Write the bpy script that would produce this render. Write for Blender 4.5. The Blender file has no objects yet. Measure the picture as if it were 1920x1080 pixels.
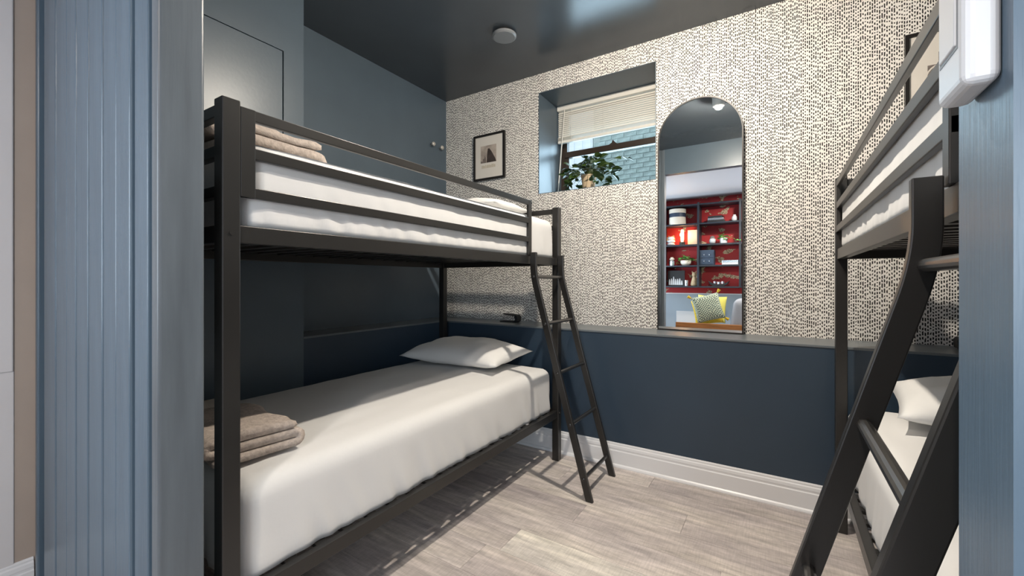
import bpy, bmesh, math, random
from mathutils import Vector, Matrix, noise
random.seed(7)
S = bpy.context.scene
C = S.collection

# ------------------------------------------------------------------ camera
CAM_H = 1.170
cd = bpy.data.cameras.new('camera'); cam = bpy.data.objects.new('camera', cd); C.objects.link(cam)
cd.sensor_fit = 'HORIZONTAL'; cd.sensor_width = 36.0; cd.lens = 36.0*790.74/1920.0
cd.shift_y = -(540-527.1)/1920.0
cd.clip_start = 0.02
cam.location = (0, 0, CAM_H); cam.rotation_euler = (math.radians(90), 0, math.radians(32.42))
S.camera = cam

# ------------------------------------------------------------------ world, lights, exposure
W = bpy.data.worlds.new('world'); S.world = W; W.use_nodes = True
bg = W.node_tree.nodes['Background']; bg.inputs[0].default_value = (0.86, 0.93, 1.0, 1); bg.inputs[1].default_value = 1.3
S.view_settings.view_transform = 'Standard'; S.view_settings.look = 'None'
S.view_settings.exposure = 0.12; S.view_settings.gamma = 1.0; S.view_settings.use_curve_mapping = False

def light(name, typ, loc, energy, color, size=None, size_y=None, rot=(0, 0, 0)):
    l = bpy.data.lights.new(name, typ); l.energy = energy; l.color = color
    o = bpy.data.objects.new(name, l); C.objects.link(o); o.location = loc; o.rotation_euler = rot
    if typ == 'AREA':
        l.shape = 'RECTANGLE' if size_y else 'DISK'; l.size = size
        if size_y: l.size_y = size_y
    elif size is not None:
        l.shadow_soft_size = size
    return o
LAMP = (-0.45, 1.72, 2.69); BULB = 5200   # the lit diffuser mesh itself lights the bedroom
# daylight through the living room side window and the bedroom window, plus two added fills
light('living_window_daylight', 'AREA', (-2.33, -1.30, 1.55), 38, (0.76, 0.88, 1.0), 1.2, 1.1, (0, math.radians(-90), 0))
light('living_rear_added_fill', 'AREA', (0.95, -2.17, 1.55), 42, (0.80, 0.90, 1.0), 1.1, 1.2, (math.radians(90), 0, 0))  # added fill for the bedroom, from an invented window behind the camera
light('bedroom_window_daylight', 'AREA', (-1.16, 3.40, 2.13), 13, (0.62, 0.82, 1.0), 0.74, 0.5, (math.radians(-90), 0, 0))
light('living_ceiling_added_fill', 'AREA', (-0.25, -1.15, 2.675), 42, (1.0, 0.90, 0.80), 0.14)  # added ceiling fill so the shelves and living room read in the mirror

# ------------------------------------------------------------------ materials
def newmat(name):
    m = bpy.data.materials.new(name); m.use_nodes = True
    nt = m.node_tree; b = nt.nodes['Principled BSDF']
    return m, nt, b
def N(nt, t, **k):
    n = nt.nodes.new(t)
    for a, v in k.items(): setattr(n, a, v)
    return n
def math_node(nt, op, a, b=None):
    n = N(nt, 'ShaderNodeMath', operation=op)
    for i, v in enumerate((a, b)):
        if v is None: continue
        if isinstance(v, (int, float)): n.inputs[i].default_value = v
        else: nt.links.new(v, n.inputs[i])
    return n.outputs[0]
def noise_tex(nt, scale, detail=4, stretch=(1, 1, 1), coord='Object', rough=0.5):
    tc = N(nt, 'ShaderNodeTexCoord'); mp = N(nt, 'ShaderNodeMapping'); mp.inputs['Scale'].default_value = stretch
    nt.links.new(tc.outputs[coord], mp.inputs[0])
    n = N(nt, 'ShaderNodeTexNoise'); n.inputs['Scale'].default_value = scale; n.inputs['Detail'].default_value = detail
    n.inputs['Roughness'].default_value = rough
    nt.links.new(mp.outputs[0], n.inputs['Vector'])
    return n
def simple(name, col, rough=0.5, metal=0.0, var=0.0, nscale=8, stretch=(1, 1, 1), bump=0.0, bscale=60, spec=0.5, bstretch=None, coat=0):
    m, nt, b = newmat(name)
    b.inputs['Base Color'].default_value = (*col, 1); b.inputs['Roughness'].default_value = rough
    b.inputs['Metallic'].default_value = metal; b.inputs['Specular IOR Level'].default_value = spec
    b.inputs['Coat Weight'].default_value = coat
    if var:
        n = noise_tex(nt, nscale, 5, stretch)
        r = N(nt, 'ShaderNodeValToRGB')
        r.color_ramp.elements[0].position = 0.3; r.color_ramp.elements[1].position = 0.7
        r.color_ramp.elements[0].color = (*[c*(1-var) for c in col], 1)
        r.color_ramp.elements[1].color = (*[min(1, c*(1+var)) for c in col], 1)
        nt.links.new(n.outputs[0], r.inputs[0]); nt.links.new(r.outputs[0], b.inputs['Base Color'])
    if bump:
        n2 = noise_tex(nt, bscale, 3, bstretch or stretch); bp = N(nt, 'ShaderNodeBump'); bp.inputs['Strength'].default_value = bump
        bp.inputs['Distance'].default_value = 0.003
        nt.links.new(n2.outputs[0], bp.inputs['Height']); nt.links.new(bp.outputs[0], b.inputs['Normal'])
    return m
M = {}
M['navy'] = simple('navy_paint', (0.026, 0.047, 0.075), 0.42, var=0.06, nscale=3, bump=0.08, bscale=90)
M['slate'] = simple('slate_blue_paint', (0.088, 0.120, 0.150), 0.34, var=0.05, nscale=4, bump=0.10, bscale=60)
M['ceil'] = simple('ceiling_paint', (0.060, 0.072, 0.084), 0.22, var=0.04, nscale=3, bump=0.05, bscale=70)
M['board'] = simple('painted_board', (0.088, 0.132, 0.178), 0.34, var=0.10, nscale=4, stretch=(6, 6, 0.6), bump=0.18, bscale=22, bstretch=(9, 9, 0.5))
M['post'] = simple('painted_post', (0.105, 0.124, 0.142), 0.36, var=0.15, nscale=5, stretch=(6, 6, 0.6), bump=0.12, bscale=16, bstretch=(8, 8, 0.5))
M['ledge'] = simple('ledge_paint', (0.13, 0.15, 0.165), 0.28, var=0.04, nscale=4)
M['metal'] = simple('black_metal', (0.016, 0.015, 0.014), 0.34, metal=0.0, spec=0.55)
M['sheet'] = simple('white_sheet', (0.68, 0.675, 0.665), 0.85, bump=0.12, bscale=35)
M['pillow'] = simple('white_pillowcase', (0.72, 0.715, 0.70), 0.85, bump=0.15, bscale=30)
M['blanket'] = simple('taupe_blanket', (0.46, 0.39, 0.34), 0.95, var=0.18, nscale=70, bump=0.9, bscale=110)
M['towel'] = simple('cream_towel', (0.70, 0.64, 0.56), 0.95, bump=0.6, bscale=160)
M['white_trim'] = simple('white_trim', (0.76, 0.77, 0.79), 0.35)
M['white_plastic'] = simple('white_plastic', (0.60, 0.61, 0.63), 0.3)
M['detector'] = simple('detector_shell', (0.17, 0.18, 0.19), 0.35)
M['beige'] = simple('beige_wall_paint', (0.42, 0.35, 0.30), 0.7, var=0.03)
M['pale'] = simple('pale_wall_paint', (0.66, 0.65, 0.66), 0.6, var=0.02)
M['lgrey'] = simple('living_grey_paint', (0.30, 0.36, 0.42), 0.6)
M['lceil'] = simple('living_ceiling_paint', (0.62, 0.63, 0.67), 0.6)
M['blackframe'] = simple('black_frame', (0.012, 0.010, 0.009), 0.4)
M['brownframe'] = simple('dark_brown_wood', (0.035, 0.022, 0.014), 0.4)
M['mat'] = simple('picture_mat', (0.70, 0.66, 0.60), 0.6)
M['sepia'] = simple('sepia_print', (0.42, 0.36, 0.31), 0.6, var=0.35, nscale=14)
M['sepia_dark'] = simple('sepia_dark_print', (0.055, 0.042, 0.038), 0.6, var=0.3, nscale=30)
M['sepia_mid'] = simple('sepia_mid_print', (0.17, 0.14, 0.125), 0.6, var=0.3, nscale=30)
M['faint'] = simple('faint_lettering', (0.50, 0.44, 0.34), 0.6)
M['blind'] = simple('blind_slat', (0.80, 0.77, 0.70), 0.45)
M['winframe'] = simple('window_frame_brown', (0.030, 0.018, 0.011), 0.4)
M['pot'] = simple('clay_pot', (0.55, 0.42, 0.27), 0.7, var=0.08)
M['leaf'] = simple('leaf_green', (0.045, 0.085, 0.018), 0.38, var=0.45, nscale=25)
M['leaf2'] = simple('leaf_bright', (0.10, 0.26, 0.06), 0.45, var=0.4, nscale=25)
M['stem'] = simple('stem_green', (0.08, 0.11, 0.03), 0.6)
M['brick'] = simple('painted_brick', (0.33, 0.42, 0.42), 0.85, var=0.35, nscale=10, bump=0.6, bscale=40)
M['mortar'] = simple('mortar', (0.42, 0.49, 0.49), 0.95)
M['siding'] = simple('white_siding', (0.80, 0.86, 0.92), 0.6)
M['rung'] = simple('rung_metal', (0.14, 0.135, 0.13), 0.28, metal=0.9)
M['sill'] = M['slate']
M['shelfpaint'] = simple('bookcase_paint', (0.020, 0.026, 0.036), 0.4)
M['wood'] = simple('orange_wood', (0.33, 0.13, 0.035), 0.4, var=0.3, nscale=4, stretch=(1, 14, 14))
M['sofa'] = simple('grey_upholstery', (0.36, 0.37, 0.40), 0.95, bump=0.4, bscale=120)
M['yellow'] = simple('mustard_fabric', (0.62, 0.42, 0.03), 0.9, var=0.2, nscale=40)
M['ltyellow'] = simple('lemon_fabric', (0.75, 0.68, 0.15), 0.9)
M['black'] = simple('matt_black', (0.012, 0.012, 0.014), 0.5)
M['dkblue'] = simple('ink_blue', (0.03, 0.05, 0.085), 0.5)
M['silver'] = simple('silver', (0.7, 0.72, 0.75), 0.2, metal=0.9)
M['cream'] = simple('cream', (0.72, 0.66, 0.55), 0.7)
M['tan'] = simple('tan_leopard', (0.45, 0.33, 0.20), 0.8, var=0.3, nscale=40)
M['cable'] = M['black']
M['knob'] = simple('brushed_knob', (0.62, 0.58, 0.52), 0.35, metal=0.3)
M['gap'] = simple('dark_gap', (0.006, 0.007, 0.008), 0.8)

# wallpaper: off-white ground with short hand-inked vertical dashes in columns
def wallpaper():
    m, nt, b = newmat('dash_wallpaper')
    tc = N(nt, 'ShaderNodeTexCoord'); sp = N(nt, 'ShaderNodeSeparateXYZ'); nt.links.new(tc.outputs['Object'], sp.inputs[0])
    nz = noise_tex(nt, 28, 1)
    wob = math_node(nt, 'MULTIPLY', math_node(nt, 'SUBTRACT', nz.outputs[0], 0.5), 0.18)
    cx = math_node(nt, 'ADD', math_node(nt, 'DIVIDE', sp.outputs[0], 0.0098), wob)
    col = math_node(nt, 'FLOOR', cx); fx = math_node(nt, 'FRACT', cx)
    wn = N(nt, 'ShaderNodeTexWhiteNoise', noise_dimensions='1D'); nt.links.new(col, wn.inputs['W'])
    wn3 = N(nt, 'ShaderNodeTexWhiteNoise', noise_dimensions='1D'); nt.links.new(math_node(nt, 'ADD', col, 517.3), wn3.inputs['W'])
    per = math_node(nt, 'ADD', math_node(nt, 'MULTIPLY', wn3.outputs[0], 0.011), 0.0165)
    nw = noise_tex(nt, 16, 1, (6, 1, 1.6))
    cz = math_node(nt, 'ADD', math_node(nt, 'ADD', math_node(nt, 'DIVIDE', sp.outputs[2], per), math_node(nt, 'MULTIPLY', wn.outputs[0], 31.7)), math_node(nt, 'MULTIPLY', nw.outputs[0], 1.2))
    row = math_node(nt, 'FLOOR', cz); fz = math_node(nt, 'FRACT', cz)
    cb = N(nt, 'ShaderNodeCombineXYZ'); nt.links.new(col, cb.inputs[0]); nt.links.new(row, cb.inputs[1])
    w2 = N(nt, 'ShaderNodeTexWhiteNoise', noise_dimensions='2D'); nt.links.new(cb.outputs[0], w2.inputs['Vector'])
    half = math_node(nt, 'ADD', math_node(nt, 'MULTIPLY', w2.outputs[0], 0.28), 0.14)
    dz = math_node(nt, 'ABSOLUTE', math_node(nt, 'SUBTRACT', fz, 0.5))
    dx = math_node(nt, 'ABSOLUTE', math_node(nt, 'SUBTRACT', fx, 0.5))
    mz = math_node(nt, 'LESS_THAN', dz, half); mx = math_node(nt, 'LESS_THAN', dx, 0.29)
    mask = math_node(nt, 'MULTIPLY', mz, mx)
    mix = N(nt, 'ShaderNodeMix', data_type='RGBA')
    nt.links.new(mask, mix.inputs[0]); mix.inputs[6].default_value = (0.82, 0.79, 0.745, 1); mix.inputs[7].default_value = (0.014, 0.012, 0.010, 1)
    nt.links.new(mix.outputs[2], b.inputs['Base Color']); b.inputs['Roughness'].default_value = 0.75
    return m
M['wallpaper'] = wallpaper()

def redpaper():
    m, nt, b = newmat('red_patterned_wallpaper')
    n1 = noise_tex(nt, 5.5, 3, (1, 1, 1.3)); n2 = noise_tex(nt, 60, 2)
    a = math_node(nt, 'GREATER_THAN', n1.outputs[0], 0.60)
    mix = N(nt, 'ShaderNodeMix', data_type='RGBA'); nt.links.new(a, mix.inputs[0])
    mix.inputs[6].default_value = (0.42, 0.018, 0.022, 1)
    r = N(nt, 'ShaderNodeValToRGB'); r.color_ramp.elements[0].color = (0.16, 0.09, 0.05, 1); r.color_ramp.elements[1].color = (0.62, 0.46, 0.30, 1)
    r.color_ramp.elements[0].position = 0.38; r.color_ramp.elements[1].position = 0.52
    nt.links.new(n2.outputs[0], r.inputs[0]); nt.links.new(r.outputs[0], mix.inputs[7])
    nt.links.new(mix.outputs[2], b.inputs['Base Color']); b.inputs['Roughness'].default_value = 0.6
    return m
M['redpaper'] = redpaper()

def plankmat(i, base, warm):
    m, nt, b = newmat('vinyl_plank_tone_%d' % i)
    g = noise_tex(nt, 3.2, 8, (1.2, 9, 1), rough=0.65); g2 = noise_tex(nt, 1.6, 3, (1, 2.2, 1)); g3 = noise_tex(nt, 40, 2, (4, .35, 1))
    r = N(nt, 'ShaderNodeValToRGB'); e = r.color_ramp.elements
    e[0].position = 0.28; e[0].color = (*[c*0.50 for c in base], 1); e[1].position = 0.68; e[1].color = (*[c*1.18 for c in base], 1)
    nt.links.new(g.outputs[0], r.inputs[0])
    mix = N(nt, 'ShaderNodeMix', data_type='RGBA', blend_type='MULTIPLY'); mix.inputs[0].default_value = 0.75
    r2 = N(nt, 'ShaderNodeValToRGB'); r2.color_ramp.elements[0].position = 0.3; r2.color_ramp.elements[1].position = 0.7
    r2.color_ramp.elements[0].color = (0.72, 0.68, 0.70, 1); r2.color_ramp.elements[1].color = (1.12, 1.08, 0.98, 1)
    nt.links.new(g2.outputs[0], r2.inputs[0]); nt.links.new(r.outputs[0], mix.inputs[6]); nt.links.new(r2.outputs[0], mix.inputs[7])
    mix3 = N(nt, 'ShaderNodeMix', data_type='RGBA', blend_type='MULTIPLY'); mix3.inputs[0].default_value = 0.35
    r3 = N(nt, 'ShaderNodeValToRGB'); r3.color_ramp.elements[0].position = 0.35; r3.color_ramp.elements[1].position = 0.6
    r3.color_ramp.elements[0].color = (0.75, 0.75, 0.75, 1); r3.color_ramp.elements[1].color = (1.1, 1.1, 1.1, 1)
    nt.links.new(g3.outputs[0], r3.inputs[0]); nt.links.new(mix.outputs[2], mix3.inputs[6]); nt.links.new(r3.outputs[0], mix3.inputs[7])
    nt.links.new(mix3.outputs[2], b.inputs['Base Color']); b.inputs['Roughness'].default_value = 0.5
    return m
PLANK = [plankmat(0, (0.64, 0.595, 0.58), 1), plankmat(1, (0.55, 0.51, 0.505), 1), plankmat(2, (0.80, 0.775, 0.725), 1), plankmat(3, (0.69, 0.645, 0.625), 1)]

def houndstooth():
    m, nt, b = newmat('woven_check_fabric')
    tc = N(nt, 'ShaderNodeTexCoord'); ck = N(nt, 'ShaderNodeTexChecker'); ck.inputs['Scale'].default_value = 55
    nt.links.new(tc.outputs['Object'], ck.inputs['Vector'])
    ck.inputs[1].default_value = (0.62, 0.66, 0.48, 1); ck.inputs[2].default_value = (0.05, 0.09, 0.09, 1)
    nt.links.new(ck.outputs[0], b.inputs['Base Color']); b.inputs['Roughness'].default_value = 0.9
    return m
M['check'] = houndstooth()
def emis(name, col, strength):
    m, nt, b = newmat(name); b.inputs['Base Color'].default_value = (*col, 1)
    b.inputs['Emission Color'].default_value = (*col, 1); b.inputs['Emission Strength'].default_value = strength
    return m
M['bulb'] = emis('lit_bulb', (1.0, 0.90, 0.77), BULB)
M['flame'] = emis('lit_lamp_glass', (1.0, 0.62, 0.25), 14)
def mirror_mat():
    m, nt, b = newmat('mirror_silver'); b.inputs['Base Color'].default_value = (0.93, 0.95, 0.95, 1)
    b.inputs['Metallic'].default_value = 1; b.inputs['Roughness'].default_value = 0.0
    return m
M['mirror'] = mirror_mat()
def glass_mat():
    m = bpy.data.materials.new('window_glass'); m.use_nodes = True; nt = m.node_tree
    nt.nodes.remove(nt.nodes['Principled BSDF']); out = nt.nodes['Material Output']
    t = N(nt, 'ShaderNodeBsdfTransparent'); g = N(nt, 'ShaderNodeBsdfGlossy'); g.inputs['Roughness'].default_value = 0.02
    t.inputs[0].default_value = (0.93, 0.97, 0.97, 1)
    f = N(nt, 'ShaderNodeFresnel'); f.inputs[0].default_value = 1.45; mx = N(nt, 'ShaderNodeMixShader')
    nt.links.new(f.outputs[0], mx.inputs[0]); nt.links.new(t.outputs[0], mx.inputs[1]); nt.links.new(g.outputs[0], mx.inputs[2]); nt.links.new(mx.outputs[0], out.inputs[0])
    return m
M['glass'] = glass_mat()

# ------------------------------------------------------------------ mesh helpers
def box(bm, x0, x1, y0, y1, z0, z1):
    v = [bm.verts.new(p) for p in ((x0,y0,z0),(x1,y0,z0),(x1,y1,z0),(x0,y1,z0),(x0,y0,z1),(x1,y0,z1),(x1,y1,z1),(x0,y1,z1))]
    for f in ((0,3,2,1),(4,5,6,7),(0,1,5,4),(1,2,6,5),(2,3,7,6),(3,0,4,7)): bm.faces.new([v[i] for i in f])
    return bm
def tube(bm, a, b, r, n=12, r2=None, cap=True):
    a = Vector(a); b = Vector(b); d = (b-a).normalized()
    u = d.orthogonal().normalized(); w = d.cross(u); r2 = r if r2 is None else r2
    A = [bm.verts.new(a+(u*math.cos(t)+w*math.sin(t))*r) for t in [2*math.pi*i/n for i in range(n)]]
    B = [bm.verts.new(b+(u*math.cos(t)+w*math.sin(t))*r2) for t in [2*math.pi*i/n for i in range(n)]]
    for i in range(n): bm.faces.new((A[i], A[(i+1)%n], B[(i+1)%n], B[i]))
    if cap: bm.faces.new(A[::-1]); bm.faces.new(B)
    return bm
def pathtube(bm, pts, r, n=8):
    for a, b in zip(pts, pts[1:]): tube(bm, a, b, r, n)
    return bm
def lathe(bm, prof, n=20, c=(0, 0, 0)):
    rings = []
    for r, z in prof:
        rings.append([bm.verts.new((c[0]+r*math.cos(2*math.pi*i/n), c[1]+r*math.sin(2*math.pi*i/n), c[2]+z)) for i in range(n)])
    for A, B in zip(rings, rings[1:]):
        for i in range(n): bm.faces.new((A[i], A[(i+1)%n], B[(i+1)%n], B[i]))
    bm.faces.new(rings[0][::-1]); bm.faces.new(rings[-1])
    return bm
def prism(bm, poly, fn, d0, d1):
    A = [bm.verts.new(fn(a, b, d0)) for a, b in poly]; B = [bm.verts.new(fn(a, b, d1)) for a, b in poly]
    n = len(poly); bm.faces.new(A[::-1]); bm.faces.new(B)
    for i in range(n): bm.faces.new((A[i], A[(i+1)%n], B[(i+1)%n], B[i]))
    return bm
def ring(bm, o, h, fn, d0, d1):
    # rectangle o=(a0,a1,b0,b1) with rectangular hole h, from depth d0 to d1
    O = [(o[0],o[2]),(o[1],o[2]),(o[1],o[3]),(o[0],o[3])]; H = [(h[0],h[2]),(h[1],h[2]),(h[1],h[3]),(h[0],h[3])]
    v = {}
    for k, d in enumerate((d0, d1)):
        v['o',k] = [bm.verts.new(fn(a,b,d)) for a,b in O]; v['h',k] = [bm.verts.new(fn(a,b,d)) for a,b in H]
    for k in (0, 1):
        for i in range(4):
            j = (i+1)%4; q = (v['o',k][i], v['o',k][j], v['h',k][j], v['h',k][i]); bm.faces.new(q)
    for s in 'oh':
        for i in range(4):
            j = (i+1)%4; bm.faces.new((v[s,0][i], v[s,0][j], v[s,1][j], v[s,1][i]))
    return bm
XZ = lambda a, b, d: (a, d, b)
YZ = lambda a, b, d: (d, a, b)
def obj(name, bm, mat, parent=None, bevel=0, smooth=False, seg=2):
    bmesh.ops.recalc_face_normals(bm, faces=bm.faces)
    me = bpy.data.meshes.new(name); bm.to_mesh(me); bm.free()
    me.materials.append(M[mat] if isinstance(mat, str) else mat)
    o = bpy.data.objects.new(name, me); C.objects.link(o)
    if parent: o.parent = parent
    if bevel:
        md = o.modifiers.new('bevel', 'BEVEL'); md.width = bevel; md.segments = seg; md.limit_method = 'ANGLE'; md.angle_limit = math.radians(40)
    if smooth:
        for p in me.polygons: p.use_smooth = True
    return o
def inst(o, parent, loc=(0, 0, 0), rot=(0, 0, 0), scale=(1, 1, 1), name=None):
    c = o.copy(); C.objects.link(c); c.parent = parent; c.location = loc; c.rotation_euler = rot; c.scale = scale
    if name: c.name = name
    return c
def tag(o, label, cat=None, group=None, kind=None):
    o['label'] = label
    if cat: o['category'] = cat
    if group: o['group'] = group
    if kind: o['kind'] = kind
    return o
def thing(name, label, cat, loc=(0, 0, 0), rotz=0, group=None):
    o = bpy.data.objects.new(name, None); C.objects.link(o); o.location = loc; o.rotation_euler = (0, 0, rotz)
    o.empty_display_size = 0.05
    return tag(o, label, cat, group)
def copy_tree(o, parent=None):
    c = o.copy(); C.objects.link(c); c.parent = parent
    for ch in list(o.children): copy_tree(ch, c)
    return c
def struct(name, bm, mat, label, bevel=0):
    return tag(obj(name, bm, mat, None, bevel), label, None, None, 'structure')
def nb(): return bmesh.new()

# ------------------------------------------------------------------ room measures
XL, XH, XR = -2.57, -2.32, 1.32           # recessed left wall, thick left wall, right wall
YF0, YF1 = 0.374, 0.465                    # front partition (living side, bedroom side)
YB, YW = 2.610, 2.927                      # half wall face, papered wall face
ZC, ZL, ZLC, ZH = 2.805, 0.849, 2.70, 2.50  # ceiling, ledge, living ceiling, header underside
YR = -2.20                                 # living room far wall
PX0, PX1 = -1.18, 0.118                    # doorway

# floor: base slab and separate vinyl planks
fl = struct('floor', box(nb(), -2.75, 2.3, -2.35, 3.0, -0.06, -0.004), 'gap', 'grey wood-look vinyl plank floor')
pw, pl = 0.183, 1.22
pm = {}
row = 0; y = 1.702 - 7*pw
while y < 2.61:
    y1 = min(y+pw, 2.612); off = (0.0, 0.47, 0.9, 0.25, 0.71)[row % 5]
    if abs(y+pw-1.702) < 0.01: off = (-1.03 + 2.32) % pl
    x = XH - pl + off
    while x < XR:
        xa, xb = max(x, XH), min(x+pl, XR)
        if xb-xa > 0.02:
            t = random.choice((0, 1, 3, 0, 3))
            if abs(y+pw-1.702) < 0.01 and abs(xa+1.03) < 0.02: t = 2
            bm = box(nb(), xa+0.0006, xb-0.0006, y+0.0006, y1-0.0006, -0.006, 0.0)
            for v in bm.verts: v.co -= Vector(((xa+xb)/2, (y+y1)/2, 0))
            o = obj('floor_plank', bm, PLANK[t], fl); o.location = ((xa+xb)/2, (y+y1)/2, 0)
        x += pl
    y += pw; row += 1
o = obj('living_floor_sheet', box(nb(), -2.4, 2.2, -2.2, 1.702-7*pw-0.001, -0.006, 0), PLANK[0], fl)

# ceilings
struct('ceiling', box(nb(), XL-0.1, XR+0.1, YF0, YW+0.45, ZC, ZC+0.1), 'ceil', 'dark blue-grey glossy bedroom ceiling')
struct('ceiling_living', box(nb(), -2.5, 2.3, YR-0.1, YF0, ZLC, ZLC+0.1), 'lceil', 'pale grey living room ceiling beyond the doorway')

# back wall, papered, with window opening
WX0, WX1, WZ0, WZ1 = -1.609, -0.706, 1.857, 2.657
wb = struct('wall_back', ring(nb(), (XL-0.1, XR+0.1, 0.75, ZC), (WX0, WX1, WZ0, WZ1), XZ, YW, YW+0.05), 'wallpaper', 'back wall papered in black dashes on off-white')
struct('wall_back_core', ring(nb(), (XL-0.1, XR+0.1, 0.0, ZC), (WX0-0.001, WX1+0.001, WZ0-0.001, WZ1+0.001), XZ, YW+0.05, YW+0.44), 'slate', 'thick masonry behind the papered back wall')
# painted reveal lining of the window opening
lin = nb(); t = 0.004; ya, yb_ = YW-0.001, YW+0.43
box(lin, WX0, WX0+t, ya, yb_, WZ0, WZ1); box(lin, WX1-t, WX1, ya, yb_, WZ0, WZ1)
box(lin, WX0, WX1, ya, yb_, WZ1-t, WZ1); box(lin, WX0, WX1, ya, yb_, WZ0, WZ0+t)
struct('trim_1', lin, 'slate', 'slate blue painted lining of the deep window opening')
# half wall with ledge along the back and left
lw = struct('wall_back_lower', box(nb(), XH, XR, YB, YW, 0, ZL-0.012), 'navy', 'navy half wall below the papered back wall')
obj('ledge_cap', box(nb(), XH-0.25, XR, YB-0.004, YW, ZL-0.012, ZL), 'ledge', lw, 0.002)
ll = struct('wall_left_lower', box(nb(), XL, XH, 1.41, YW, 0, ZL-0.012), 'navy', 'navy half wall under the recess beside the left bunk')
obj('ledge_cap', box(nb(), XL, XH+0.003, 1.41, YB-0.005, ZL-0.012, ZL), 'ledge', ll, 0.002)
struct('wall_left', box(nb(), XL-0.1, XL, 1.41, YW, 0.8, ZC), 'slate', 'slate blue wall recessed above the left ledge')
# thick left wall section with flush access panel
HY0, HY1, HZ0, HZ1 = 0.70, 1.288, 1.50, 2.441
wl = struct('wall_left_thick', ring(nb(), (YF1-0.05, 1.41, 0, ZC), (HY0-0.004, HY1+0.006, HZ0, HZ1+0.004), YZ, XL-0.1, XH), 'slate', 'thick slate blue wall section with a flush access panel')
p = obj('access_panel', box(nb(), XH-0.03, XH-0.001, HY0, HY1, HZ0, HZ1), 'slate', wl, 0.0015); p['label'] = 'flush painted access panel'
obj('panel_backing', box(nb(), XH-0.06, XH-0.05, HY0-0.05, HY1+0.05, HZ0-0.05, HZ1+0.05), 'gap', wl)
struct('wall_right', box(nb(), XR, XR+0.1, YF0, YW, 0, ZC), 'slate', 'slate blue wall behind the right bunk')
# baseboard of the back half wall
prof = [(0,0),(.024,0),(.024,.006),(.021,.014),(.014,.020),(.014,.098),(.011,.103),(.011,.110),(.012,.114),(.010,.128),(.006,.134),(.006,.141),(.003,.148),(0,.148)]
struct('baseboard_back', prism(nb(), [(YB-d, z) for d, z in prof], YZ, XH, XR), 'white_trim', 'white moulded baseboard under the navy half wall')

# ------------------------------------------------------------------ front partition with doorway
wf = struct('wall_front', box(nb(), -2.215, -1.352, YF0+0.022, YF1, 0, ZC), 'slate', 'partition beside the doorway clad in painted boards')
edges = [(-2.345, -2.31, 0.0), (-2.215, -2.058, 0.0), (-2.056, -1.928, 0.0015), (-1.926, -1.822, 0.0), (-1.820, -1.704, 0.001),
         (-1.692, -1.570, 0.0), (-1.568, -1.462, 0.0015), (-1.460, -1.354, -0.001)]
for a, b, d in edges:
    bm = box(nb(), -(b-a)/2+.0022, (b-a)/2-.0022, YF0+d, YF0+0.022, 0, ZC)
    o = obj('board', bm, 'board', wf, 0.005); o.location = ((a+b)/2, 0, 0)
bm = box(nb(), -2.36, -2.213, YF0+0.075, YF1, 0, ZC); obj('board', bm, 'board', wf)
obj('edge_strip', box(nb(), -2.36, -2.31, YF0+0.02, YF0+0.08, 0, ZC), 'board', wf)
# jamb post with its edge board
obj('edge_board', box(nb(), -1.330, -1.246, YF0+0.001, YF0+0.02, 0, ZC), 'board', wf, 0.003)
obj('gap_strip', box(nb(), -1.354, -1.328, YF0+0.02, YF0+0.03, 0, ZC), 'gap', wf)
obj('jamb_post', box(nb(), -1.222, PX0, YF0, YF1, 0, ZC), 'post', wf, 0.006, seg=3)
obj('post_packing', box(nb(), -1.33, -1.222, YF0+0.02, YF1, 0, ZC), 'post', wf)
wr = struct('wall_front_right', box(nb(), PX1, 2.3, YF0, YF1, 0, ZC), 'board', 'blue painted partition on the far side of the doorway')
struct('wall_front_header', box(nb(), PX0-0.02, PX1+0.02, YF0+0.001, YF1-0.001, ZH, ZC), 'slate', 'slate blue header over the doorway')

# ------------------------------------------------------------------ living room shell (seen in the mirror and at the picture's edge)
lv = struct('wall_living_left', ring(nb(), (YR, YF1, 0, ZLC), (-1.90, -0.70, 0.90, 2.20), YZ, -2.46, -2.36), 'beige', 'beige side wall of the living room')
obj('pale_panel', box(nb(), -2.37, -2.352, -0.60, 0.323, 0.84, ZLC), 'pale', lv, 0.004)
obj('pale_panel', box(nb(), -2.37, -2.356, -0.60, 0.325, 0, 0.842), 'pale', lv, 0.003)
struct('baseboard_living', prism(nb(), [(-2.36+d*1.0, z*0.95) for d, z in prof], lambda a, b, d: (a, d, b), YR, YF0-0.002), 'white_trim', 'white moulded baseboard of the living room side wall')
# far wall, side window
struct('wall_living_back', ring(nb(), (-2.46, 2.3, 0, ZLC), (0.38, 1.52, 0.93, 2.17), XZ, YR-0.1, YR), 'lgrey', 'grey living room wall under the bookcase')
w3 = struct('added_rear_window', ring(nb(), (0.381, 1.519, 0.931, 2.169), (0.43, 1.47, 0.98, 2.12), XZ, YR-0.08, YR-0.03), 'white_trim', 'added unseen window for fill light in the wall that holds the bookcase')  # invented window, kept out of view, to carry the rear fill light
obj('pane', box(nb(), 0.43, 1.47, YR-0.06, YR-0.055, 0.98, 2.12), 'glass', w3)
w2 = struct('window_2', ring(nb(), (-1.899, -0.701, 0.901, 2.199), (-1.85, -0.75, 0.95, 2.15), YZ, -2.44, -2.38), 'white_trim', 'white framed living room window')
obj('pane', box(nb(), -2.42, -2.415, -1.85, -0.75, 0.95, 2.15), 'glass', w2)
struct('wall_living_right', box(nb(), 2.2, 2.3, YR, YF0, 0, ZLC), 'pale', 'pale living room wall')
rp = nb(); box(rp, -2.355, 0.35, YR, YR+0.004, 1.04, ZLC); tag(obj('wall_living_paper', rp, 'redpaper'), 'red patterned wallpaper behind the bookcase', None, None, 'structure')
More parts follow.
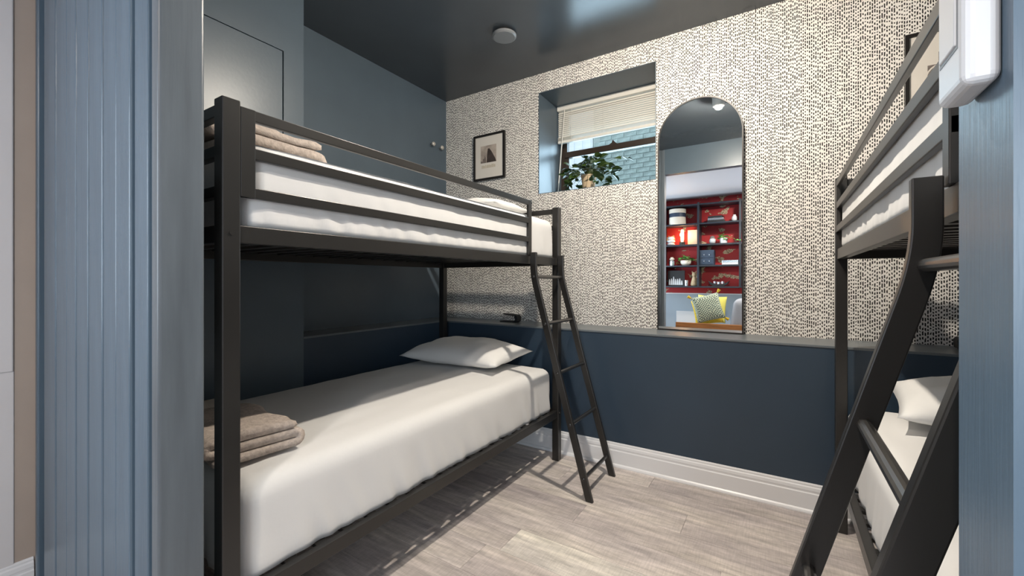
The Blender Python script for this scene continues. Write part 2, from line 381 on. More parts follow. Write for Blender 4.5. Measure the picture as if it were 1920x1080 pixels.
struct('trim_2', box(nb(), -2.355, 0.35, YR, YR+0.012, 1.022, 1.04), 'white_trim', 'thin white rail below the red wallpaper')
dl = thing('added_ceiling_fill', 'added unseen round fill light in the living room ceiling', 'light', (-0.25, -1.15, ZLC))  # invented fixture, out of the mirror's view, marking the ceiling fill
obj('bezel', lathe(nb(), [(0.10, -0.008), (0.10, 0.0), (0.075, 0.0), (0.075, -0.008)], 24), 'white_plastic', dl)

# ------------------------------------------------------------------ bedroom window
wn = struct('window_1', ring(nb(), (WX0+.004, WX1-.004, WZ0+.004, WZ1-.004), (WX0+.06, WX1-.06, WZ0+.06, WZ1-.05), XZ, YW+0.40, YW+0.44), 'winframe', 'dark brown sash window behind the half-raised blind')
obj('meeting_rail', box(nb(), WX0+.05, WX1-.05, YW+0.375, YW+0.42, 2.225, 2.275), 'winframe', wn, 0.003)
obj('sash_stile', box(nb(), WX0+.05, WX0+.085, YW+0.385, YW+0.41, WZ0+.05, 2.23), 'winframe', wn, 0.002)
obj('sash_stile', box(nb(), WX1-.085, WX1-.05, YW+0.385, YW+0.41, WZ0+.05, 2.23), 'winframe', wn, 0.002)
obj('sash_latch', prism(nb(), [(-1.17, 2.274), (-1.10, 2.274), (-1.115, 2.285), (-1.13, 2.305), (-1.14, 2.305), (-1.145, 2.287)], XZ, YW+0.375, YW+0.39), 'winframe', wn)
obj('pane', box(nb(), WX0+.055, WX1-.055, YW+0.425, YW+0.429, 2.25, WZ1-.045), 'glass', wn)
obj('pane', box(nb(), WX0+.055, WX1-.055, YW+0.396, YW+0.40, WZ0+.055, 2.25), 'glass', wn)

# ------------------------------------------------------------------ bunk bed (local: length along Y, ladder on +X at +Y end)
BL, BW, PT = 1.9965, 1.028, 0.045
def make_bunk():
    t = thing('bunk_bed', 'black metal bunk bed along the slate blue wall with the access panel', 'bunk bed')
    hx, hy = BW/2, BL/2
    for sx in (-1, 1):
        for sy in (-1, 1):
            x0, x1 = sorted((sx*hx, sx*(hx-PT))); y0, y1 = sorted((sy*hy, sy*(hy-PT)))
            po = obj('post', box(nb(), x0, x1, y0, y1, 0, 1.65), 'metal', t, 0.003)
            for z in (0.31, 1.297):
                bx = sx*hx
                obj('bolt', tube(nb(), (bx, sy*(hy-PT/2), z), (bx+sx*0.003, sy*(hy-PT/2), z), 0.006, 10), 'metal', po)
    iy = hy-PT; ix_ = hx-PT
    for z0, z1, nm in ((0.283, 0.329, 'lower_side_rail'), (1.272, 1.319, 'upper_side_rail')):
        for sx in (-1, 1):
            x0, x1 = sorted((sx*(hx-0.006), sx*(hx-0.034)))
            obj(nm, box(nb(), x0, x1, -iy, iy, z0, z1), 'metal', t, 0.002)
            # inner flange that carries the slats
        for sy in (-1, 1):
            y0, y1 = sorted((sy*(hy-0.008), sy*(hy-0.034)))
            obj('end_rail', box(nb(), -ix_, ix_, y0, y1, z0, z1), 'metal', t, 0.002)
        # slats
        ns = 19
        sl = None
        for k in range(ns):
            yy = -iy + 0.06 + (2*iy-0.12)*k/(ns-1)
            if sl is None:
                sl = obj('slat', box(nb(), -hx+0.03, hx-0.03, -0.019, 0.019, 0, 0.012), 'metal', t); sl.location = (0, yy, z1-0.0125)
            else: inst(sl, t, (0, yy, z1-0.0125))
    # end guard bars
    for sy in (-1, 1):
        y0, y1 = sorted((sy*(hy-0.010), sy*(hy-0.035)))
        for z0, z1 in ((1.610, 1.642), (1.503, 1.533), (1.396, 1.425)):
            obj('end_bar', box(nb(), -ix_, ix_, y0, y1, z0, z1), 'metal', t, 0.002)
    # side guards: ladder side stops short of the ladder, wall side runs full length
    for sx in (-1, 1):
        ya, ybb = (-iy, 0.608) if sx == 1 else (-0.608, iy)
        if sx == -1: ya = -iy
        x0, x1 = sorted((sx*(hx-0.001), sx*(hx-0.015)))
        for z0, z1 in ((1.606, 1.636), (1.503, 1.533), (1.396, 1.425)):
            obj('guard_bar', box(nb(), x0, x1, ya, ybb, z0, z1), 'metal', t, 0.002)
        obj('guard_upright', box(nb(), x0-0.001, x1+0.001, ya, ya+0.038, 1.396, 1.637), 'metal', t, 0.002)
        obj('guard_upright', box(nb(), x0-0.001, x1+0.001, ybb-0.032, ybb, 1.319, 1.637), 'metal', t, 0.002)
    # ladder
    xt = hx+0.022; xf = hx+0.362; zb = 1.215
    ctrl = [(xt, 1.335), (xt, 1.262)]
    P0, P1, P2 = Vector((xt, 1.262)), Vector((xt, 1.205)), Vector((xt+0.058*0.36, 1.205-0.058*1.06))
    dirv = Vector((xf-P1.x, 0-P1.y)).normalized(); P2 = P1+dirv*0.075
    for k in range(1, 8):
        s = k/8; q = P0*(1-s)**2+P1*2*s*(1-s)+P2*s*s; ctrl.append((q.x, q.y))
    ctrl += [(P2.x, P2.y), (xf, 0.0)]
    LY0, LY1 = 0.592, 0.946           # rail centres
    def lrail(yc):
        L, R = [], []
        for i, (x, z) in enumerate(ctrl):
            a = Vector(ctrl[max(i-1, 0)]); b = Vector(ctrl[min(i+1, len(ctrl)-1)]); d = (b-a).normalized(); n = Vector((-d.y, d.x))
            if i == len(ctrl)-1: n = Vector((1.04, 0))
            L.append((x+n.x*0.019, z+n.y*0.019)); R.append((x-n.x*0.019, z-n.y*0.019))
        bm = nb()
        va = [[bm.verts.new((x, yc+s*0.010, z)) for x, z in side] for side in (L, R) for s in (-1, 1)]
        for i in range(len(ctrl)-1):
            for p, q in ((0, 1), (1, 3), (3, 2), (2, 0)):
                bm.faces.new((va[p][i], va[q][i], va[q][i+1], va[p][i+1]))
        bm.faces.new((va[0][0], va[1][0], va[3][0], va[2][0])); bm.faces.new((va[0][-1], va[1][-1], va[3][-1], va[2][-1]))
        return obj('ladder_rail', bm, 'metal', t, 0.0025)
    r1 = lrail(LY0); r2 = lrail(LY1)
    for z in (1.195, 0.93, 0.66, 0.39, 0.115):
        x = xt if z > 1.2 else P1.x+(xf-P1.x)*(P1.y-z)/P1.y
        obj('ladder_rung', tube(nb(), (x, LY0+0.008, z), (x, LY1-0.008, z), 0.0105, 14), 'rung', t, smooth=False)
        b = obj('rung_bolt', lathe(nb(), [(0.009, -0.003), (0.009, 0.001), (0.004, 0.004)], 12), 'metal', r1)
        b.location = (x, LY0-0.012, z); b.rotation_euler = (math.radians(90), 0, 0)
    return t
XC1 = -1.212-BW/2; YC = 0.516+BL/2; XC2 = 0.219+BW/2
bunk1 = make_bunk()
bunk2 = copy_tree(bunk1)
bunk1.location = (XC1, YC, 0)
bunk2.location = (XC2, YC, 0); bunk2.rotation_euler = (0, 0, math.pi)
bunk2['label'] = 'black metal bunk bed with its ladder by the light switch'
bunk1['group'] = bunk2['group'] = 'metal bunk beds'

# ------------------------------------------------------------------ soft goods
def soft_box(L, Wd, H, r, nx=26, ny=52, nz=9, crown=0.02, seed=0, wr=0.006):
    bm = nb()
    def add(fu, n, m):
        g = [[bm.verts.new(fu(i/n, j/m)) for j in range(m+1)] for i in range(n+1)]
        for i in range(n):
            for j in range(m): bm.faces.new((g[i][j], g[i+1][j], g[i+1][j+1], g[i][j+1]))
    hx, hy = Wd/2, L/2
    add(lambda a, b: (-hx+Wd*a, -hy+L*b, H), nx, ny); add(lambda a, b: (-hx+Wd*a, -hy+L*b, 0), nx, ny)
    for s in (-1, 1):
        add(lambda a, b: (s*hx, -hy+L*a, H*b), ny, nz); add(lambda a, b: (-hx+Wd*a, s*hy, H*b), nx, nz)
    bmesh.ops.remove_doubles(bm, verts=bm.verts, dist=1e-5)
    for v in bm.verts:
        p = v.co.copy(); q = Vector((max(-hx+r, min(hx-r, p.x)), max(-hy+r, min(hy-r, p.y)), max(r*.35, min(H-r, p.z))))
        d = p-q
        if d.length > 1e-6:
            d = d.normalized()*min(r, d.length)
            p = q+d
        u, w = p.x/hx, p.y/hy
        if p.z > H*0.8: p.z += crown*(1-u*u)*(1-w**4)
        e = max(0, 1-p.z/(H*0.75))
        side = max(abs(u), abs(w)) > 0.93
        n1 = noise.noise(Vector((p.x*9+seed, p.y*9, p.z*5))); n2 = noise.noise(Vector((p.x*22+seed*3, p.y*22+p.z*9, p.z*4)))
        if side:
            k = wr*(0.35*n1+1.3*e*n2); k = min(k, 0.008 if wr > 0.007 else 0.002)
            p.x += k*(1 if abs(u) > 0.93 else 0)*math.copysign(1, u); p.y += k*(1 if abs(w) > 0.93 else 0)*math.copysign(1, w)
        else:
            p.z += (0.0035*noise.noise(Vector((p.x*16+seed, p.y*2.6, seed)))+0.002*noise.noise(Vector((p.x*7, p.y*9+seed, seed)))) if p.z > H*0.5 else 0
        v.co = p
    return bm
ML, MW = 1.885, 0.955
def mattress(x, z, label, seed, H=0.265):
    bm = soft_box(ML, 0.990 if z > 1 else 0.950, H, 0.055, ny=150, nx=40, nz=14, seed=seed, wr=0.0085 if z < 1 else 0.006)
    o = obj('mattress', bm, 'sheet', None, smooth=True); o.location = (x, YC, z)
    return tag(o, label, 'mattress', 'sheeted bunk mattresses')
ZD1, ZD2 = 0.3305, 1.3205
mattress(XC1, ZD1, 'white sheeted lower mattress of the bunk along the panelled blue wall', 1, 0.273)
mattress(XC1, ZD2, 'white sheeted upper mattress of the bunk along the panelled blue wall', 2, 0.243)
mattress(XC2, ZD1, 'white sheeted lower mattress of the bunk beside the light switch', 3, 0.273)
mattress(XC2, ZD2, 'white sheeted upper mattress of the bunk beside the light switch', 4, 0.243)

def pillow_mesh(Lx, Ly, T, seed=0, nx=30, ny=22, sag=0.0):
    bm = nb(); g = {}
    for s in (1, -1):
        for i in range(nx+1):
            for j in range(ny+1):
                u = -1+2*i/nx; w = -1+2*j/ny
                edge = (i in (0, nx)) or (j in (0, ny))
                if s == -1 and edge: g[s, i, j] = g[1, i, j]; continue
                h = (max(0, 1-abs(u)**2.6)**0.55)*(max(0, 1-abs(w)**2.4)**0.55)
                px = u*Lx/2*(1-0.05*(1-w*w)*abs(u)**3*0 - 0.06*(1-w*w)*(abs(u)**2)); py = w*Ly/2*(1-0.07*(1-u*u)*(abs(w)**2))
                n = noise.noise(Vector((u*2.2+seed, w*2.2, s*0.7)))*0.16+noise.noise(Vector((u*6+seed, w*6, s)))*0.06
                n += 0.05*math.sin(9*math.atan2(w, u+1e-4)+seed)*min(1, math.hypot(u, w))**3
                z = s*h*T*(0.62 if s == 1 else 0.38)*(1+n)
                z += 0.03*T*noise.noise(Vector((u*3, w*3, seed)))+sag*(abs(u)**2)
                g[s, i, j] = bm.verts.new((px, py, z+T*0.38))
    for s in (1, -1):
        for i in range(nx):
            for j in range(ny):
                q = [g[s, i, j], g[s, i+1, j], g[s, i+1, j+1], g[s, i, j+1]]
                try: bm.faces.new(q if s == 1 else q[::-1])
                except ValueError: pass
    return bm
def pillow(loc, rz, label, Lx=0.70, Ly=0.44, T=0.14, seed=0, mat='pillow', tilt=(0, 0), group=None, name='pillow'):
    o = obj(name, pillow_mesh(Lx, Ly, T, seed), mat, None, smooth=True)
    o.location = loc; o.rotation_euler = (tilt[0], tilt[1], rz)
    return tag(o, label, 'pillow', group)
pillow((-1.785, 2.235, 0.628), math.radians(1), 'white pillow on the lower mattress beside the panelled blue wall', seed=1.3, group='white bed pillows', tilt=(math.radians(4), 0), Lx=0.78, Ly=0.46, T=0.15)
pillow((-1.74, 2.22, 1.590), 0, 'white pillow on the upper mattress beside the panelled blue wall', seed=4.1, group='white bed pillows', T=0.11)
pillow((0.765, 2.25, 0.630), math.radians(-4), 'white pillow on the lower mattress of the bunk by the light switch', seed=7.7, group='white bed pillows', tilt=(math.radians(5), 0), T=0.17, Lx=0.78, Ly=0.46)

def folded(Ly, Wx, layers, th, seed, gapf=1.05, slant=0.0):
    # serpentine cross-section in YZ (folds at the ends), extruded along X
    c = []; r = th*gapf/2
    for k in range(layers):
        z = th/2+k*th*gapf
        ya, yb2 = -Ly/2+r*1.2, Ly/2-r*1.2-k*slant
        seq = [ya+(yb2-ya)*i/14 for i in range(15)]
        if k % 2: seq = seq[::-1]
        c += [(yy, z) for yy in seq]
        if k < layers-1:
            ye = seq[-1]; sg = 1 if k % 2 == 0 else -1
            for i in range(1, 6):
                a = -math.pi/2+math.pi*i/6
                c.append((ye+sg*math.cos(a)*r*1.15, z+r+math.sin(a)*r))
    nX = 18; hw = th*0.44
    top, bot = [], []
    for i, (yy, z) in enumerate(c):
        a = Vector(c[max(i-1, 0)]); b = Vector(c[min(i+1, len(c)-1)]); d = (b-a); d = d.normalized() if d.length else Vector((1, 0)); n = Vector((-d.y, d.x))
        e = 0.55 if i in (0, len(c)-1) else 1
        top.append((yy+n.x*hw*e, z+n.y*hw*e)); bot.append((yy-n.x*hw*e, z-n.y*hw*e))
    poly = top+bot[::-1]; bm = nb(); R = []
    for i in range(nX+1):
        s = -1+2*i/nX; x = s*Wx/2; rr = []
        for (yy, z) in poly:
            n = noise.noise(Vector((x*9+seed, yy*9, z*18)))*0.010+noise.noise(Vector((x*30+seed, yy*30, z*30)))*0.003
            n2 = noise.noise(Vector((x*6+seed+9, yy*6, z*9)))
            zz = z*(1+0.10*n2)+n*(0.3+z*4)
            rr.append(bm.verts.new((x*(1+0.02*n2)+n*1.2, yy+n*0.8, max(0.001, zz))))
        R.append(rr)
    n = len(poly)
    for A, B in zip(R, R[1:]):
        for i in range(n): bm.faces.new((A[i], A[(i+1)%n], B[(i+1)%n], B[i]))
    m = len(top)
    for rr, fl_ in ((R[0], 0), (R[-1], 1)):
        for i in range(m-1):
            q = (rr[i], rr[i+1], rr[n-2-i], rr[n-1-i]); bm.faces.new(q if fl_ else q[::-1])
    return bm
def blanket(name, loc, rz, label, Ly, Wx, layers, th, seed, mat, cat, slant=0.0):
    o = obj(name, folded(Ly, Wx, layers, th, seed, slant=slant), mat, None, smooth=True); o.location = loc; o.rotation_euler = (0, 0, rz)
    return tag(o, label, cat)
blanket('folded_blanket', (-1.545, 0.695, 0.622), math.radians(-5), 'taupe knitted throw folded on the lower mattress', 0.27, 0.36, 3, 0.030, 2, 'blanket', 'blanket', 0.0)
blanket('folded_blanket', (-1.66, 0.78, 1.584), math.radians(3), 'taupe knitted throw folded on the upper mattress', 0.40, 0.38, 3, 0.036, 11, 'blanket', 'blanket', 0.0)
blanket('folded_towel', (-1.90, 0.73, 0.624), math.radians(5), 'cream towel folded behind the throw on the lower mattress', 0.27, 0.24, 2, 0.024, 5, 'towel', 'towel')

# ------------------------------------------------------------------ arched mirror on the ledge
mr = thing('arched_mirror', 'tall arched mirror in a thin black frame standing on the ledge', 'mirror', (-0.435, 2.885, ZL))
mr.rotation_euler = (math.radians(-0.45), 0, 0)
def arch(w, h, n=40):
    r = w/2; return [(-r, 0), (r, 0)]+[(r*math.cos(math.pi*i/n), h-r+r*math.sin(math.pi*i/n)) for i in range(n+1)]
MH, MWd = 1.487, 0.50
o_ = arch(MWd, MH); i_ = [(x*0.972, 0.009+(z)*(MH-0.016)/MH) for x, z in o_]
bm = nb()
vs = [[bm.verts.new((x, d, z)) for x, z in P] for P in (o_, i_) for d in (-0.011, 0.014)]
n = len(o_)
for i in range(n):
    j = (i+1) % n
    for a, b in ((0, 1), (1, 3), (3, 2), (2, 0)): bm.faces.new((vs[a][i], vs[a][j], vs[b][j], vs[b][i]))
obj('frame', bm, 'blackframe', mr)
obj('mirror_glass', prism(nb(), i_, lambda a, b, d: (a, d, b), -0.006, 0.010), 'mirror', mr)

# ------------------------------------------------------------------ framed prints
def picture(x0, x1, z0, z1, label, kind):
    t = thing('picture_frame', label, 'picture', ((x0+x1)/2, YW, (z0+z1)/2))
    w, h = (x1-x0)/2, (z1-z0)/2; fw = 0.017
    obj('frame', ring(nb(), (-w, w, -h, h), (-w+fw, w-fw, -h+fw, h-fw), XZ, -0.022, -0.001), 'blackframe', t, 0.001)
    obj('mat_board', box(nb(), -w+fw-.002, w-fw+.002, -0.012, -0.004, -h+fw-.002, h-fw+.002), 'mat', t)
    if kind == 0:
        a0, a1, b0, b1 = -0.088, 0.074, -0.048, 0.098
        pr = obj('print', box(nb(), a0, a1, -0.0128, -0.012, b0, b1), 'sepia', t)
        obj('printed_tower', prism(nb(), [(a0+.062, b0), (a1, b0), (a1-.012, b0+.03), (a1-.045, b0+.085), (a1-.07, b0+.118), (a0+.075, b0+.118), (a0+.068, b0+.07)], XZ, -0.0134, -0.0128), 'sepia_dark', pr)
        obj('printed_skyline', prism(nb(), [(a0, b0), (a0+.058, b0), (a0+.055, b0+.04), (a0+.045, b0+.065), (a0+.04, b0+.04), (a0+.022, b0+.035), (a0+.02, b0+.015), (a0, b0+.02)], XZ, -0.0134, -0.0128), 'sepia_mid', pr)
        bm = nb(); random.seed(3)
        x = a0+.01
        while x < a1-.01:
            wd = random.uniform(.006, .012); box(bm, x, min(x+wd, a1), -0.0126, -0.012, b0-.045, b0-.02+random.uniform(-.004, .004)); x += wd+.004
        obj('faint_lettering', bm, 'faint', t)
    else:
        a0, a1, b0, b1 = -0.075, 0.10, -0.06, 0.07
        pr = obj('print', box(nb(), a0, a1, -0.0128, -0.012, b0, b1-.06), 'sepia_mid', t)
        obj('printed_block', box(nb(), a0+.04, a1, -0.0128, -0.012, b1-.055, b1), 'sepia_dark', pr)
        for k in range(4):
            r0 = 0.022+0.016*k; pts = []
            for i in range(13): a = math.pi*i/12; pts.append((a0+.06+r0*math.cos(a), b0+.005+r0*math.sin(a)))
            for i in range(12, -1, -1): a = math.pi*i/12; pts.append((a0+.06+(r0-.007)*math.cos(a), b0+.005+(r0-.007)*math.sin(a)))
            obj('printed_curve', prism(nb(), pts, XZ, -0.0134, -0.0129), 'mat' if k % 2 else 'sepia_dark', pr)
    return t
picture(-2.242, -1.920, 2.031, 2.420, 'black framed sepia tower print beside the window', 0)
picture(0.542, 0.864, 2.058, 2.430, 'black framed print above the bunk by the light switch', 1)

# ------------------------------------------------------------------ blind, plant, sill
bl = thing('window_blind', 'cream slatted blind half raised in the deep window opening', 'blind', (0, YW+0.33, 0))
bx0, bx1 = WX0+0.008, WX1-0.008
obj('head_rail', box(nb(), bx0, bx1, -0.022, 0.022, 2.612, 2.652), 'blind', bl, 0.003)
ns = 13; s0 = None
for k in range(ns):
    z = 2.596-k*0.0165
    if s0 is None:
        s0 = obj('slat', box(nb(), bx0+.004, bx1-.004, -0.0110, 0.0110, -0.0006, 0.0006), 'blind', bl); s0.location = (0, 0, z); s0.rotation_euler = (math.radians(58), 0, 0)
    else: inst(s0, bl, (0, 0, z), (math.radians(58), 0, 0))
for k in range(6): inst(s0, bl, (0, -0.002, 2.386-k*0.0045), (math.radians(4), 0, 0))
obj('bottom_rail', box(nb(), bx0+.004, bx1-.004, -0.014, 0.012, 2.338, 2.360), 'blind', bl, 0.003)
bm = nb(); tube(bm, (bx0+0.075, -0.03, 2.615), (bx0+0.02, -0.05, 1.87), 0.0045, 6); obj('tilt_wand', bm, 'blind', bl)
bm = nb(); tube(bm, (bx0+0.41, -0.024, 2.615), (bx0+0.41, -0.024, 2.35), 0.0012, 5); tube(bm, (bx0+0.13, -0.024, 2.615), (bx0+0.13, -0.024, 2.35), 0.0012, 5); obj('lift_cord', bm, 'blind', bl)

def leaf_mesh():
    bm = nb(); out = [(0, 0), (.28, .08), (.46, .32), (.40, .62), (.18, .88), (0, 1.05)]
    L = [bm.verts.new((-x, y, 0.18*x+0.10*math.sin(y*2.6))) for x, y in out[1:-1]]; R = [bm.verts.new((x, y, 0.18*x+0.10*math.sin(y*2.6))) for x, y in out[1:-1]]
    Mi = [bm.verts.new((0, y, 0.10*math.sin(y*2.6)-0.01)) for x, y in out]
    for S_ in (L, R):
        bm.faces.new((Mi[0], S_[0], Mi[1]))
        for i in range(3): bm.faces.new((Mi[i+1], S_[i], S_[i+1], Mi[i+2]))
        bm.faces.new((Mi[4], S_[3], Mi[5]))
    return bm
def plant(loc, label, pot_prof, potmat, leafmat, n, spread, h, size, trail, seed, name='potted_plant', cat='plant', group=None):
    rnd = random.Random(seed); t = thing(name, label, cat, loc, 0, group)
    obj('pot', lathe(nb(), pot_prof, 20), potmat, t, smooth=False)
    zt = max(p[1] for p in pot_prof); rt = max(p[0] for p in pot_prof)
    lf = None; sb = nb()
    for k in range(n):
        a = rnd.uniform(0, 2*math.pi); q = rnd.random()**0.6
        r = spread*q; z = zt+h*(1-q*q)*rnd.uniform(0.25, 1.0)
        if q > 0.62: z = zt+rnd.uniform(-0.5, 0.45)*h
        p = Vector((r*math.cos(a), r*math.sin(a)*0.6, max(z, 0.065)))
        if r < rt and z < zt+0.01: p.z = zt+0.02
        s = size*rnd.uniform(0.65, 1.2); rot = (rnd.uniform(-0.9, 0.5), rnd.uniform(-0.7, 0.7), a-math.pi/2+rnd.uniform(-.6, .6))
        if lf is None:
            lf = obj('leaf', leaf_mesh(), leafmat, t); lf.location = p; lf.rotation_euler = rot; lf.scale = (s, s, s)
        else: inst(lf, t, p, rot, (s, s, s))
        pathtube(sb, [(0, 0, zt-.01), (p.x*.45, p.y*.45, max(p.z, zt)+.012), tuple(p)], 0.0013, 5)
    for tr in trail:
        prev = Vector((0, 0, zt))
        for q in tr:
            q = Vector(q); pathtube(sb, [tuple(prev), tuple(q)], 0.0013, 5)
            s = size*rnd.uniform(0.7, 1.0); inst(lf, t, q, (rnd.uniform(-1.0, -.2), rnd.uniform(-.6, .6), rnd.uniform(-2.4, -.7)), (s, s, s)); prev = q
    obj('stems', sb, 'stem', t)
    return t
plant((-1.255, 3.09, WZ0+0.005), 'trailing green pothos in a tan pot on the window sill',
      [(0.040, 0), (0.044, 0.005), (0.058, 0.115), (0.062, 0.118), (0.062, 0.128), (0.052, 0.128), (0.050, 0.118)], 'pot', 'leaf', 115, 0.20, 0.17, 0.068,
      [[(0.12, 0.0, 0.20), (0.20, 0.01, 0.235), (0.26, 0.0, 0.24), (0.31, 0, 0.215)], [(-0.13, 0.0, 0.16), (-0.18, 0.0, 0.09), (-0.20, 0.0, 0.04)]], 5)

# outside the window: painted brick wall and pale siding
ow = tag(obj('brick_wall', box(nb(), -2.76, 0.3, 7.015, 7.2, 0, 5.2), 'mortar'), 'blue-green painted brick wall outside the window', None, None, 'structure')
bk = None; bl_, bh = 0.205, 0.068
for r_ in range(28):
    for k in range(9):
        x = -2.645+k*0.215+(0.107 if r_ % 2 else 0); z = 2.3+r_*0.078
        if bk is None:
            bk = obj('brick', box(nb(), -bl_/2, bl_/2, -0.012, 0.01, -bh/2, bh/2), 'brick', ow, 0.004); bk.location = (x, 7.012, z)
        else: inst(bk, ow, (x, 7.012+random.uniform(-.004, .003), z))
sd = tag(obj('siding_wall', box(nb(), -5.0, -2.77, 7.0, 7.2, 0, 5.2), 'siding'), 'pale siding beside the brick wall outside', None, None, 'structure')
for k in range(6):
    o = obj('siding_board', box(nb(), -0.05, 0.05, -0.015, 0.0, 0.5, 5.2), 'siding', sd, 0.004); o.location = (-2.85-k*0.16, 7.0, 0)

# ------------------------------------------------------------------ ceiling things
sm = thing('smoke_detector', 'round grey smoke detector on the dark ceiling', 'smoke detector', (-1.532, 2.317, ZC))
obj('base', lathe(nb(), [(0.062, -0.012), (0.062, 0.0), (0.02, 0.0)], 28), 'blackframe', sm)
obj('cover', lathe(nb(), [(0.02, -0.034), (0.070, -0.033), (0.080, -0.027), (0.080, -0.016), (0.070, -0.012)], 36), 'detector', sm, smooth=False)
cl = thing('ceiling_lamp', 'small flush ceiling lamp with a lit domed diffuser', 'lamp', (LAMP[0], LAMP[1], ZC))
obj('canopy', lathe(nb(), [(0.042, -0.095), (0.048, -0.09), (0.052, -0.012), (0.06, 0.0), (0.01, 0.0)], 28), 'white_plastic', cl)
b = obj('diffuser', lathe(nb(), [(0.029, 0.0), (0.029, -0.006), (0.026, -0.014), (0.020, -0.020), (0.011, -0.024), (0.002, -0.025)], 20), 'bulb', cl, smooth=True)
b.location = (0, 0, -0.096)

# knobs on left wall
for y, z in ((2.727, 2.362), (2.836, 2.358)):
    k = obj('wall_knob', lathe(nb(), [(0.009, 0.0), (0.008, 0.018), (0.016, 0.024), (0.019, 0.032), (0.016, 0.040), (0.006, 0.043)], 18), 'knob', None, smooth=True)
    k.location = (XL, y, z); k.rotation_euler = (0, math.radians(90), 0)
    tag(k, 'round metal wall knob next to the papered corner' if y > 2.8 else 'round metal wall knob standing further from the papered corner', 'hook', 'wall knobs')

# light switch on the doorway reveal
sw = thing('light_switch', 'white wireless switch box on the doorway reveal', 'switch', (PX1, 0.4123, 1.297))
bm = box(nb(), -0.0185, 0.0, -0.0265, 0.0265, 0.0, 0.19); obj('body', bm, 'white_plastic', sw, 0.006, seg=4)
obj('rocker', box(nb(), -0.0198, -0.0175, -0.016, 0.016, 0.030, 0.165), 'white_plastic', sw, 0.001)
obj('rocker_seam', ring(nb(), (-0.0182, 0.0182, 0.0275, 0.1675), (-0.0162, 0.0162, 0.0298, 0.1652), YZ, -0.0188, -0.0180), 'detector', sw)

# C-shaped black stands on the ledge
def stand(loc, flip, label):
    t = obj('ledge_stand', prism(nb(), [(-0.085, 0), (0.06, 0), (0.075, 0.008), (0.078, 0.045), (0.068, 0.058), (-0.055, 0.066), (-0.055, 0.058), (0.052, 0.050), (0.055, 0.018), (0.045, 0.010), (-0.085, 0.008)], XZ, -0.03, 0.03), 'black', None, 0.003)
    t.location = loc; t.rotation_euler = (0, 0, math.pi if flip else 0)
    return tag(t, label, 'stand', 'ledge stands')
stand((-1.79, 2.80, ZL), False, 'small black bracket stand on the ledge beside the bunk with the folded throws')
stand((0.775, 2.80, ZL), True, 'small black bracket stand on the ledge behind the bunk by the light switch')

# ------------------------------------------------------------------ living room furniture (reflected in the mirror)
YS = YR+0.30   # shelf front
bc = thing('bookcase', 'dark blue open bookcase built over the red wallpaper', 'bookcase', (0, YR, 0))
for x in (-2.33, -1.745, -1.165, -0.540, 0.06):
    obj('upright', box(nb(), x-0.016, x+0.016, 0.006, 0.28, 1.14, 2.58), 'shelfpaint', bc, 0.002)
SZ = (1.162, 1.518, 1.874, 2.231, 2.56)
for i, z in enumerate(SZ):
    for xa, xb in ((-2.33, -1.745), (-1.745, -1.165), (-1.165, -0.54), (-0.54, 0.06)):
        obj('shelf', box(nb(), xa+0.016, xb-0.016, 0.006, 0.275, z-0.027, z-0.0012), 'shelfpaint', bc, 0.002)
YM = YR+0.16
def shelf_item(name, bm, mat, label, cat, loc, rz=0, smooth=False, bevel=0, group=None):
    o = obj(name, bm, mat, None, bevel, smooth); o.location = loc; o.rotation_euler = (0, 0, rz); return tag(o, label, cat, group)
# row 4 (top)
hb = thing('hat_box', 'white drum box with a dark band on the top shelf', 'box', (-1.52, YM, SZ[3]))
obj('body', lathe(nb(), [(0.14, 0), (0.135, 0.13)], 28), 'cream', hb); obj('band', lathe(nb(), [(0.138, 0.13), (0.134, 0.20)], 28), 'dkblue', hb); obj('lid', lathe(nb(), [(0.140, 0.20), (0.138, 0.27)], 28), 'cream', hb)
for k in range(3):
    shelf_item('book', box(nb(), -0.13+.01*k, 0.13-.012*k, -0.09, 0.09, 0, 0.034), ('black', 'silver', 'black')[k], ('black book at the bottom of the flat stack on the top shelf', 'grey book in the middle of the flat stack on the top shelf', 'black book on top of the flat stack on the top shelf')[k], 'book', (-0.90, YM, SZ[3]+0.0345*k), 0.08*k-.05, bevel=0.002, group='flat books on the top shelf')
shelf_item('small_vase', lathe(nb(), [(0.03, 0), (0.045, 0.03), (0.04, 0.07), (0.02, 0.10), (0.024, 0.11)], 18), 'white_plastic', 'small white vase on the top shelf', 'vase', (-0.63, YM, SZ[3]), smooth=True)
# row 3
la = thing('candle_lamp', 'small glowing lamp on a dark base in the bookcase', 'lamp', (-1.44, YM, SZ[2]))
obj('lamp_base', lathe(nb(), [(0.045, 0), (0.045, 0.05), (0.03, 0.06)], 16), 'black', la); obj('lamp_glass', lathe(nb(), [(0.018, 0.06), (0.026, 0.10), (0.026, 0.24), (0.018, 0.27)], 16), 'flame', la, smooth=True)
light('shelf_lamp_glow', 'POINT', (-1.44, YM+0.05, SZ[2]+0.18), 5, (1.0, 0.55, 0.22), 0.03)
st = thing('stone_stack', 'stack of white pebbles on the middle shelf', 'ornament', (-1.63, YM, SZ[2]))
for k, (r_, h_) in enumerate(((0.07, 0.05), (0.075, 0.06), (0.06, 0.06))):
    z0 = (0, .045, .10)[k]; o = obj('pebble', lathe(nb(), [(r_*.4, 0), (r_*.85, h_*.2), (r_, h_*.5), (r_*.85, h_*.8), (r_*.4, h_)], 18), 'white_plastic', st, smooth=True); o.location = (0, 0, z0)
shelf_item('leaning_print', box(nb(), -0.085, 0.085, -0.006, 0.006, 0, 0.26), 'cream', 'cream print leaning at the back of the middle shelf', 'picture', (-1.27, YR+0.12, SZ[2]), bevel=0.001)
